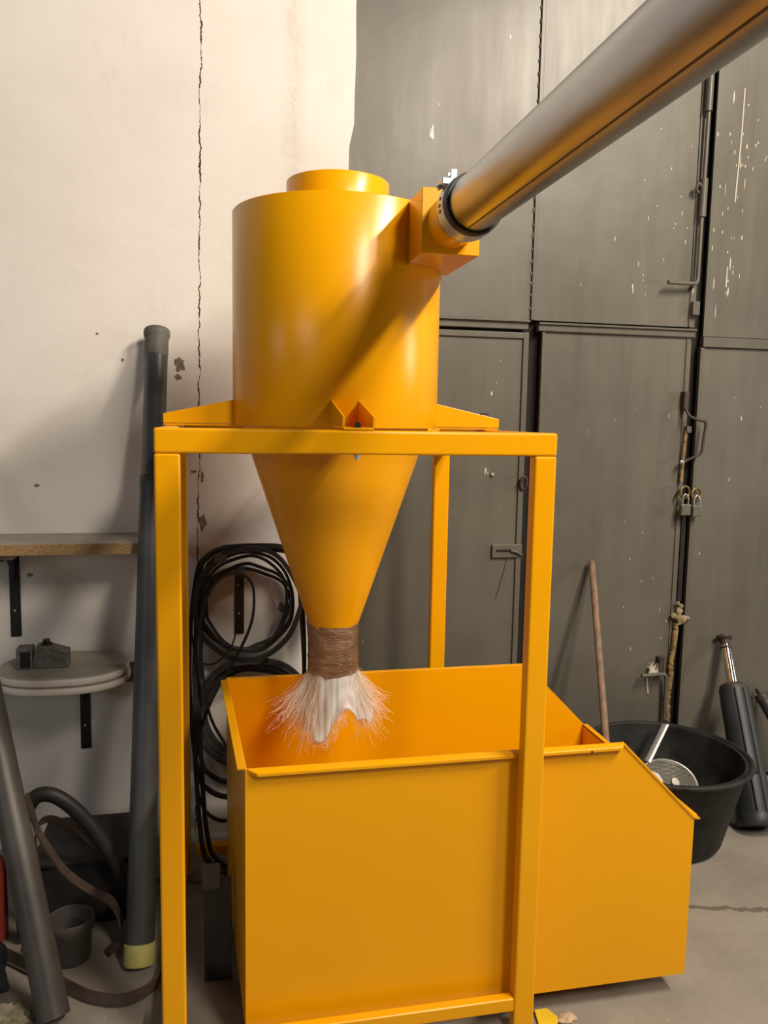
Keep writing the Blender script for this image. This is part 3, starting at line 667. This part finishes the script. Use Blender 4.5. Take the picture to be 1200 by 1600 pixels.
# ------------------------------------------------------------------ wall shelves and brackets
def wbracket(x, ztop, zbot, depth, label, w_=0.038):
    t = thing('shelf_bracket', (x, YW, zbot), label, 'bracket')
    vl = B('upright', 'blackplastic', t, (x-w_/2, x+w_/2, YW-0.006, YW, zbot, ztop), bevel=0.001)
    B('arm', 'blacksteel', t, (x-w_/2, x+w_/2, YW-depth, YW-0.006, ztop-0.006, ztop), bevel=0.001)
    bm = bmesh.new(); add_prism(bm, [(YW-0.006, ztop-0.006), (YW-depth*0.5, ztop-0.006), (YW-0.006, ztop-(ztop-zbot)*0.36)], 'X', x-0.003, x+0.003); obj('web', bm, 'blacksteel', t)
    H_ = ztop-zbot
    for zz in (zbot+H_*0.30, zbot+H_*0.72):
        bm = bmesh.new(); add_lathe(bm, (x-0.002, YW-0.006, zz), (0, -1, 0), [(0.0055, 0), (0.005, 0.003), (0, 0.004)], 12); obj('screw', bm, 'screw', vl, smooth=True)
    return t
us = thing('wall_shelf', (-0.6, YW, 1.222), 'thick chipboard wall shelf with raw edge above the toilet seat', 'shelf')
B('board', 'boardtop', us, (-1.35, -0.085, 1.022, YW, 1.223, 1.261))
B('raw_edge', 'chipboard', us, (-1.35, -0.085, 1.0195, 1.022, 1.223, 1.2605), label='raw chipboard edge')
B('cleat', 'boardtop', us, (-1.35, -0.555, 1.05, 1.22, 1.203, 1.223))
wbracket(-0.610, 1.202, 0.862, 0.24, 'black steel bracket under the chipboard shelf')
wbracket(-0.366, 0.716, 0.396, 0.24, 'black steel bracket under the white toilet seat')
wbracket(0.236, 1.120, 0.842, 0.20, 'black steel bracket behind the hanging belt coils', 0.036)
B('spacer_block', 'block', None, (-0.415, -0.388, YW-0.012, YW, 0.39, 0.65)) if False else None
ls = tag(B('narrow_shelf', 'darkboard', None, (-1.30, -0.125, 1.12, YW, 0.717, 0.741), bevel=0.001), 'dark narrow wall shelf carrying the toilet seat', 'shelf')

ts = thing('toilet_seat', (-0.40, 1.105, 0.742), 'dusty white toilet seat with closed lid lying on a narrow shelf', 'toilet seat')
def oval(cx, cy_, rx, ry, k=64, p=2.35):
    out = []
    for i in range(k):
        a = 2*PI*i/k; c, s = math.cos(a), math.sin(a)
        out.append((cx+rx*math.copysign(abs(c)**(2/p), c), cy_+ry*math.copysign(abs(s)**(2/p), s)))
    return out
def slab(bm, o_out, z0, z1, rnd, o_in=None):
    cx = sum(q[0] for q in o_out)/len(o_out); cyy = sum(q[1] for q in o_out)/len(o_out)
    def ring(sc, z): return [bm.verts.new((cx+(q[0]-cx)*sc, cyy+(q[1]-cyy)*sc, z)) for q in o_out]
    R = [ring(0.975, z0), ring(0.997, z0+rnd*0.35), ring(1.0, (z0+z1)/2), ring(0.994, z1-rnd*0.30), ring(0.975, z1-rnd*0.05), ring(0.80, z1), ring(0.40, z1+0.001)]
    k = len(o_out)
    for A, B2 in zip(R, R[1:]):
        for i in range(k): bm.faces.new((A[i], A[(i+1) % k], B2[(i+1) % k], B2[i]))
    bm.faces.new(R[-1])
    if o_in is None: bm.faces.new(R[0][::-1])
    else:
        I = [bm.verts.new((q[0], q[1], z0)) for q in o_in]
        for i in range(k): bm.faces.new((R[0][i], I[i], I[(i+1) % k], R[0][(i+1) % k]))
        I2 = [bm.verts.new((q[0], q[1], z1-0.003)) for q in o_in]
        for i in range(k): bm.faces.new((I[i], I2[i], I2[(i+1) % k], I[(i+1) % k]))
        bm.faces.new(I2)
bm = bmesh.new(); slab(bm, oval(-0.405, 1.105, 0.232, 0.186), 0.742, 0.768, 0.012, oval(-0.405, 1.105, 0.14, 0.10)); obj('seat_ring', bm, 'seat', ts, smooth=True, angle=60)
bm = bmesh.new(); slab(bm, oval(-0.408, 1.107, 0.230, 0.184), 0.772, 0.799, 0.012); obj('lid', bm, 'seat', ts, smooth=True, angle=60)
bk = thing('metal_block', (-0.47, 1.10, 0.80), 'small worn grey metal block with black knob on the toilet seat', 'metal block')
bm = bmesh.new(); add_prism(bm, [(-0.505, 0.801), (-0.385, 0.801), (-0.385, 0.862), (-0.40, 0.866), (-0.452, 0.884), (-0.494, 0.884), (-0.505, 0.83)], 'Y', 1.06, 1.12); obj('body', bm, 'block', bk, bevel=0.003)
B('jaw', 'block', bk, (-0.560, -0.506, 1.055, 1.115, 0.801, 0.880), bevel=0.004)
B('dark_recess', 'blackplastic', bk, (-0.545, -0.512, 1.052, 1.056, 0.808, 0.866))
bm = bmesh.new(); add_lathe(bm, (-0.462, 1.09, 0.883), (0, 0, 1), [(0.020, 0), (0.020, 0.006), (0.013, 0.007), (0.013, 0.016), (0.011, 0.020), (0, 0.020)], 14); obj('knob', bm, 'blackplastic', bk, smooth=True)

# ------------------------------------------------------------------ belts hanging on the wall
def loop(cx, cz, rx, rz, y, seed, wob=0.012, tilt=0.0, k=28, drop=0.0):
    pts = []
    for i in range(k):
        a = 2*PI*i/k; c, s = math.cos(a), math.sin(a)
        x = rx*c*(1-drop*max(0, -s)); z = rz*s
        x += wob*noise.noise(Vector((c*1.5+seed, s*1.5, seed))); z += wob*noise.noise(Vector((c*1.5, s*1.5+seed, 4)))
        yy_ = y+0.003*noise.noise(Vector((c*1.2, s*1.2, seed*2.0)))+tilt*s
        pts.append((cx+x*math.cos(0)+0, min(yy_, YW-0.012), cz+z))
    return pts
def belt(name, pts, mat, w_, t_, label, group=None, closed=True):
    o = Path(name, mat, None, pts, 0, sub=5, closed=closed, section=rect(w_, t_), ref=Vector((0, 1, 0)), angle=35)
    return tag(o, label, 'belt', group)
G1 = 'drive belts hung on the wall'
LONG = ['long black drive belt on the wall bracket, outermost and drooping to the floor', 'long black drive belt on the wall bracket, rearmost against the wall',
        'long black drive belt on the wall bracket, shortest of the long loops', 'long black drive belt on the wall bracket, drooping just inside the outermost loop']
for i, (cx_, cz_, rx, rz, y, dr) in enumerate(((0.288, 0.640, 0.230, 0.585, 1.154, 0.0), (0.266, 0.700, 0.224, 0.515, 1.208, 0.05), (0.275, 0.735, 0.216, 0.480, 1.190, 0.0), (0.300, 0.635, 0.222, 0.570, 1.174, 0.0))):
    pts = []
    for k_ in range(34):   # stadium: round top, straight sides
        a = 2*PI*k_/34; c, s = math.cos(a), math.sin(a)
        x = rx*math.copysign(abs(c)**0.55, c); z = (rz-rx)*math.copysign(min(1, abs(s)*1.6), s)+rx*s
        x *= 1-dr*max(0, -s)
        x += 0.014*noise.noise(Vector((c*1.5+i*3, s*1.8, i))); zz_ = cz_+z; pts.append((cx_+x, y+0.004*noise.noise(Vector((c, s, i*2.0)))-(0.33*max(0, 1-zz_/0.95)**1.6 if i in (0, 3) else 0), zz_))
    belt('drive_belt', pts, 'rubber', 0.017, 0.016, LONG[i], G1)
COIL = ['slim black belt in the upper coil, largest of the slim loops', 'slim dusty grey belt in the upper coil, second largest slim loop', 'slim dusty grey belt in the upper coil, innermost loop round the bracket', 'slim dusty grey belt in the upper coil, hanging lowest and closest to the wall']
for i, (cx_, cz_, rx, rz, y) in enumerate(((0.262, 0.985, 0.190, 0.200, 1.238), (0.255, 0.975, 0.176, 0.188, 1.253), (0.268, 0.960, 0.168, 0.175, 1.268), (0.262, 0.945, 0.178, 0.165, 1.283))):
    belt('coiled_belt', loop(cx_, cz_, rx, rz, y, i*2.3+1, 0.020), 'rubber_grey' if i else 'rubber', 0.013, 0.012, COIL[i], 'belts coiled on the bracket')
belt('toothed_belt', loop(0.262, 1.00, 0.205, 0.215, 1.128, 9.1, 0.02), 'rubber', 0.020, 0.017, 'thick black belt outermost in the upper coil, holding a grey tape tab', G1)
tab = tag(B('tape_tab', 'rubber_grey', None, (0.135, 0.185, 1.106, 1.117, 1.168, 1.200), bevel=0.002), 'small grey tape tab stuck across the upper belt coil', 'tape')
belt('twisted_belt', [(0.27, 1.100, 1.10), (0.285, 1.098, 1.02), (0.27, 1.096, 0.92), (0.215, 1.094, 0.80), (0.15, 1.092, 0.69), (0.10, 1.088, 0.58), (0.07, 1.085, 0.46), (0.065, 1.080, 0.32), (0.10, 1.075, 0.20),
      (0.18, 1.070, 0.16), (0.24, 1.066, 0.24), (0.21, 1.064, 0.40), (0.12, 1.064, 0.58), (0.09, 1.068, 0.78), (0.085, 1.075, 0.95), (0.13, 1.085, 1.08), (0.20, 1.094, 1.13)], 'rubber', 0.013, 0.010, 'black belt twisting diagonally down from the upper coil', G1)
for i, (cx_, cz_, rx, rz, y) in enumerate(((0.290, 0.525, 0.235, 0.225, 1.233), (0.290, 0.515, 0.215, 0.205, 1.257), (0.295, 0.510, 0.195, 0.188, 1.281))):
    belt('wide_belt', loop(cx_, cz_, rx, rz, y, i*1.7+20, 0.012), 'rubber_grey', 0.022, 0.020, ['outermost', 'middle', 'innermost'][i]+' wide dusty grey belt in the lower coil behind the bin', 'belts in the lower coil')
belt('thin_cord', [(0.05, 1.24, 0.86), (0.06, 1.24, 0.78), (0.10, 1.24, 0.735), (0.15, 1.24, 0.745), (0.20, 1.24, 0.80), (0.22, 1.24, 0.86)], 'rubber', 0.006, 0.006, 'thin black cord drooping below the upper belt coil', G1, closed=False)

# ------------------------------------------------------------------ clutter, bottom left
def flat_belt(name, pts, label, w_=0.035, t_=0.006, mat='belt_brown', ref=(0, 1, 0.3)):
    o = Path(name, mat, None, pts, 0, sub=7, section=rect(w_, t_), ref=Vector(ref).normalized(), angle=35); return tag(o, label, 'belt', 'belts on the floor at bottom left')
o = Path('rubber_hose', 'rubber', None, [(-0.475, 0.68, 0.024), (-0.478, 0.68, 0.22), (-0.470, 0.68, 0.40), (-0.438, 0.68, 0.485), (-0.391, 0.68, 0.500), (-0.334, 0.68, 0.465), (-0.267, 0.68, 0.385), (-0.199, 0.68, 0.270), (-0.161, 0.68, 0.175), (-0.138, 0.68, 0.10), (-0.130, 0.665, 0.026)], 0.024, 14); tag(o, 'thick black rubber hose arching beside the drain pipe', 'hose')
flat_belt('flat_belt', [(-0.445, 0.62, 0.53), (-0.428, 0.62, 0.471), (-0.411, 0.62, 0.405), (-0.366, 0.62, 0.315), (-0.320, 0.62, 0.246), (-0.244, 0.62, 0.180), (-0.195, 0.61, 0.152), (-0.166, 0.59, 0.100), (-0.170, 0.57, 0.045), (-0.20, 0.55, 0.020)], 'brown flat belt curving down beside the grey pipe offcut')
flat_belt('flat_belt', [(-0.440, 0.73, 0.243), (-0.445, 0.725, 0.30), (-0.440, 0.72, 0.35), (-0.424, 0.72, 0.388), (-0.388, 0.72, 0.395), (-0.340, 0.72, 0.362), (-0.272, 0.725, 0.278), (-0.243, 0.73, 0.243)], 'dark narrow belt arching under the black rubber hose', w_=0.028)
flat_belt('flat_belt', [(-0.60, 0.62, 0.03), (-0.535, 0.60, 0.03), (-0.419, 0.507, 0.03), (-0.310, 0.415, 0.024), (-0.230, 0.355, 0.02), (-0.154, 0.325, 0.018), (-0.092, 0.335, 0.018), (-0.045, 0.38, 0.018), (-0.03, 0.46, 0.018)], 'long brown flat belt snaking over the floor before the drain pipe', w_=0.034, ref=(0.2, 0.3, 1))
bm = bmesh.new(); add_lathe(bm, (-0.315, 0.572, 0), (0.0, 0.05, 1), [(0.055, 0.0), (0.058, 0.004), (0.064, 0.09), (0.071, 0.10), (0.073, 0.13), (0.070, 0.137), (0.064, 0.134), (0.060, 0.10), (0.054, 0.02), (0, 0.018)], 40, cap=False)
tag(obj('pipe_socket', bm, 'pipe_grey', None, smooth=True), 'open grey plastic pipe socket standing on the floor', 'pipe fitting')
db = thing('motor_casing', (-0.34, 0.92, 0), 'dark grey steel casing in shade behind the belts', 'casing')
B('body', 'darkbox', db, (-0.46, -0.15, 0.745, 1.05, 0.0, 0.215), bevel=0.008)
B('lid', 'darkbox', db, (-0.465, -0.145, 0.735, 1.06, 0.216, 0.232), bevel=0.004)
bm = bmesh.new(); add_lathe(bm, (-0.590, 0.72, 0.0), (0, 0, 1), [(0.05, 0), (0.055, 0.01), (0.055, 0.24), (0.048, 0.27), (0.030, 0.285), (0.030, 0.33), (0, 0.335)], 28, cap=True); tag(obj('red_canister', bm, 'red', None, smooth=True), 'dull red plastic canister cut by the left picture edge', 'canister')
bm = bmesh.new(); lump(bm, (-0.56, 0.46, 0.0), (0.070, 0.06, 0.13), 31, amp=0.45, sub=4); tag(obj('dark_rag', bm, 'bluecloth', None, smooth=True), 'dark crumpled rag on the floor behind the grey pipe', 'rag')
bm = bmesh.new(); lump(bm, (-0.445, 0.29, 0.0), (0.055, 0.06, 0.035), 41, amp=0.5, sub=4, freq=3); tag(obj('cream_rag', bm, 'creamcloth', None, smooth=True), 'grubby cream rag at the bottom left corner', 'rag')
pk = thing('grey_plank', (0.142, 0.38, 0), 'dark grey upright plank between frame post and bin', 'plank')
B('board', 'greyplank', pk, (0.100, 0.182, 0.380, 0.398, 0.0, 0.33), bevel=0.002)
B('end_cap', 'paleplastic', pk, (0.096, 0.150, 0.372, 0.3795, 0.305, 0.385), bevel=0.003)

# ------------------------------------------------------------------ tub, skimmer, broom, hydraulic cylinder
BX, BY = 1.960, 0.935
tu = thing('mortar_tub', (BX, BY, 0), 'large round black plastic mortar tub on the floor behind the bin', 'tub')
bm = bmesh.new(); add_lathe(bm, (BX, BY, 0), (0, 0, 1), [(0, 0), (0.205, 0.0), (0.228, 0.012), (0.238, 0.03), (0.312, 0.33), (0.322, 0.345), (0.325, 0.366), (0.306, 0.366), (0.300, 0.335), (0.226, 0.035), (0.20, 0.022), (0, 0.020)], 72, cap=False); obj('shell', bm, 'tub', tu, smooth=True, angle=50)
pts = [(BX+0.332*math.cos(2*PI*i/48), BY+0.332*math.sin(2*PI*i/48), 0.364) for i in range(48)]
Path('rim', 'tub', tu, pts, 0.011, 10, 1, closed=True)
for ang in (-14, 166):
    a = math.radians(ang); u_ = Vector((math.cos(a), math.sin(a), 0)); t_ = Vector((-math.sin(a), math.cos(a), 0)); c_ = Vector((BX, BY, 0.345))
    Path('handle', 'tub', tu, [c_+u_*0.325-t_*0.085, c_+u_*0.350-t_*0.065-Vector((0, 0, .02)), c_+u_*0.362-Vector((0, 0, .028)), c_+u_*0.350+t_*0.065-Vector((0, 0, .02)), c_+u_*0.325+t_*0.085], 0.010, 8)
Cc = Vector((1.960, 0.900, 0.245)); Hh = Vector((2.046, 1.08, 0.428))
skm = thing('skimmer', tuple(Cc-Vector((0, 0, 0.1))), 'wire mesh skimmer with grey handle lying in the black tub', 'skimmer')
vv = Vector((0.03, 0.62, 0.60)).normalized()
uu = Vector((1, -0.25, -0.20)); uu = (uu-vv*uu.dot(vv)).normalized(); nn = uu.cross(vv)
Path('hoop', 'aluminium', skm, [Cc+(uu*math.cos(a)*0.128+vv*math.sin(a)*0.105) for a in [i*PI/12 for i in range(24)]], 0.0042, 8, 3, closed=True)
bm = bmesh.new()
for i in range(-20, 21):
    q = i/20.5; h_ = math.sqrt(max(0, 1-q*q))
    def dish(a_, b_): return Cc+uu*a_*0.126+vv*b_*0.103-nn*0.022*(1-min(1, a_*a_+b_*b_))
    for sw in (0, 1):
        pth = [dish(q, h_*k_/4) if sw == 0 else dish(h_*k_/4, q) for k_ in range(-4, 5)]
        sweep(bm, pth, circ(0.0011, 3))
obj('wire_mesh', bm, 'wire', skm, kind='stuff')
e0 = Cc+vv*0.098-uu*0.060; 
bm = bmesh.new(); P_ = [e0, e0+(Hh-e0)*0.12, e0+(Hh-e0)*0.55, Hh]
rings = []
sweep(bm, smooth_path(P_, 5), [(q[0]*1.0, q[1]*0.45) for q in circ(0.0145, 12)]); obj('handle', bm, 'aluminium', skm, smooth=True, angle=60)
bm = bmesh.new(); add_lathe(bm, Hh, Hh-e0, [(0.013, -0.002), (0.010, 0.006), (0.010, 0.016), (0, 0.019)], 14); obj('hang_tip', bm, 'blackplastic', skm, smooth=True)
for (a_, b_, s_) in ((-0.38, 0.20, 0.032), (0.36, 0.10, 0.016)):
    q = Cc+uu*a_*0.116+vv*b_*0.103-nn*0.012
    bm = bmesh.new(); ri = [bm.verts.new(q+uu*s_*math.cos(k_*PI/4)+vv*s_*1.25*math.sin(k_*PI/4)+nn*0.003) for k_ in range(8)]; r2_ = [bm.verts.new(v.co-nn*0.004) for v in ri]
    bm.faces.new(ri); bm.faces.new(r2_[::-1])
    for k_ in range(8): bm.faces.new((ri[k_], r2_[k_], r2_[(k_+1) % 8], ri[(k_+1) % 8]))
    obj('light_patch', bm, 'pale_patch', skm)  # flat pale plate standing in for a patch of light on the mesh

br = thing('broom_handle', (1.58, 0.60, 0), 'worn wooden broom handle leaning on the gate', 'broom')
bm = bmesh.new(); a_ = Vector((1.566, 0.555, 0.02)); b_ = Vector((1.790, 1.335, 1.105)); ax_ = (b_-a_).normalized(); L_ = (b_-a_).length
add_lathe(bm, a_, ax_, [(0.0145, 0), (0.0145, L_-0.012), (0.012, L_-0.003), (0.006, L_), (0, L_)], 20); obj('stick', bm, 'wood', br, smooth=True)

hy = thing('hydraulic_cylinder', (2.40, 0.9, 0), 'dark steel hydraulic cylinder with chrome rod leaning on the gate', 'cylinder')
a_ = Vector((2.385, 0.885, 0.03)); b_ = Vector((2.475, 1.325, 0.735)); ax_ = (b_-a_).normalized(); L_ = (b_-a_).length
bm = bmesh.new(); add_lathe(bm, a_, ax_, [(0.0, 0), (0.078, 0), (0.081, 0.006), (0.081, 0.05), (0.073, 0.06), (0.066, 0.52*L_), (0.064, L_*0.70), (0, L_*0.70)], 40, cap=False); obj('barrel', bm, 'hydr', hy, smooth=True)
bm = bmesh.new(); add_lathe(bm, a_+ax_*L_*0.70, ax_, [(0.060, 0), (0.060, 0.012), (0.050, 0.022), (0.034, 0.028), (0.026, 0.028)], 32); obj('gland', bm, 'rustdark', hy, smooth=True)
bm = bmesh.new(); rod(bm, a_+ax_*(L_*0.70+0.02), a_+ax_*(L_-0.045), 0.0235, 28); obj('rod', bm, 'chrome', hy, smooth=True, label='bare chrome piston rod')
bm = bmesh.new(); add_lathe(bm, a_+ax_*(L_-0.062), ax_, [(0.027, 0), (0.027, 0.010), (0.0225, 0.012), (0.0225, 0.040), (0.030, 0.045), (0.036, 0.052), (0.036, 0.062), (0.020, 0.066), (0, 0.066)], 24); obj('rod_eye', bm, 'rustdark', hy, smooth=True)
xs_, ys_ = frame_axes(ax_)
dn = Vector((-0.25, -1, 0.2)); dn = (dn-ax_*dn.dot(ax_)).normalized()
sd = ax_.cross(dn)
for off in (-0.018, 0.022):
    p0 = a_+ax_*0.05+dn*0.076+sd*off; p1 = a_+ax_*(L_*0.69)+dn*0.066+sd*off
    bm = bmesh.new(); rod(bm, p0, p1, 0.0035, 8); obj('oil_line', bm, 'hydr', hy, smooth=True)
sb_ = thing('steel_bracket', (2.80, 0.98, 0), 'dark steel bar standing right of the hydraulic cylinder', 'bar')
bm = bmesh.new(); a_ = Vector((2.80, 0.98, 0.025)); b_ = Vector((2.675, 1.30, 0.45)); rod(bm, a_, b_, 0.030, 20); obj('tube', bm, 'hydr', sb_, smooth=True)
bm = bmesh.new(); add_lathe(bm, b_, b_-a_, [(0.034, -0.03), (0.034, 0.0), (0.014, 0.004), (0.014, 0.03), (0, 0.03)], 18); obj('end_fitting', bm, 'rustdark', sb_, smooth=True)
bm = bmesh.new(); lump(bm, (2.345, 0.985, 0.0), (0.022, 0.02, 0.055), 77, amp=0.3, sub=3); tag(obj('white_lump', bm, 'pale_patch', None, smooth=True), 'small white plaster lump beside the black tub', 'plaster lump')

# ------------------------------------------------------------------ scraps by the right post
bm = bmesh.new(); add_prism(bm, [(1.035, 0.012), (1.075, 0.000), (1.105, 0.03), (1.085, 0.075), (1.045, 0.075)], 'Z', 0.0, 0.010); tag(obj('yellow_offcut', bm, 'chipyellow', None, bevel=0.002), 'flat bright yellow offcut at the foot of the right post', 'offcut')
bm = bmesh.new(); lump(bm, (1.125, 0.03, 0.0), (0.030, 0.020, 0.012), 55, amp=0.4, sub=3); tag(obj('wood_scrap', bm, 'woodchip', None, smooth=True), 'pale wood scrap beside the yellow offcut', 'scrap')
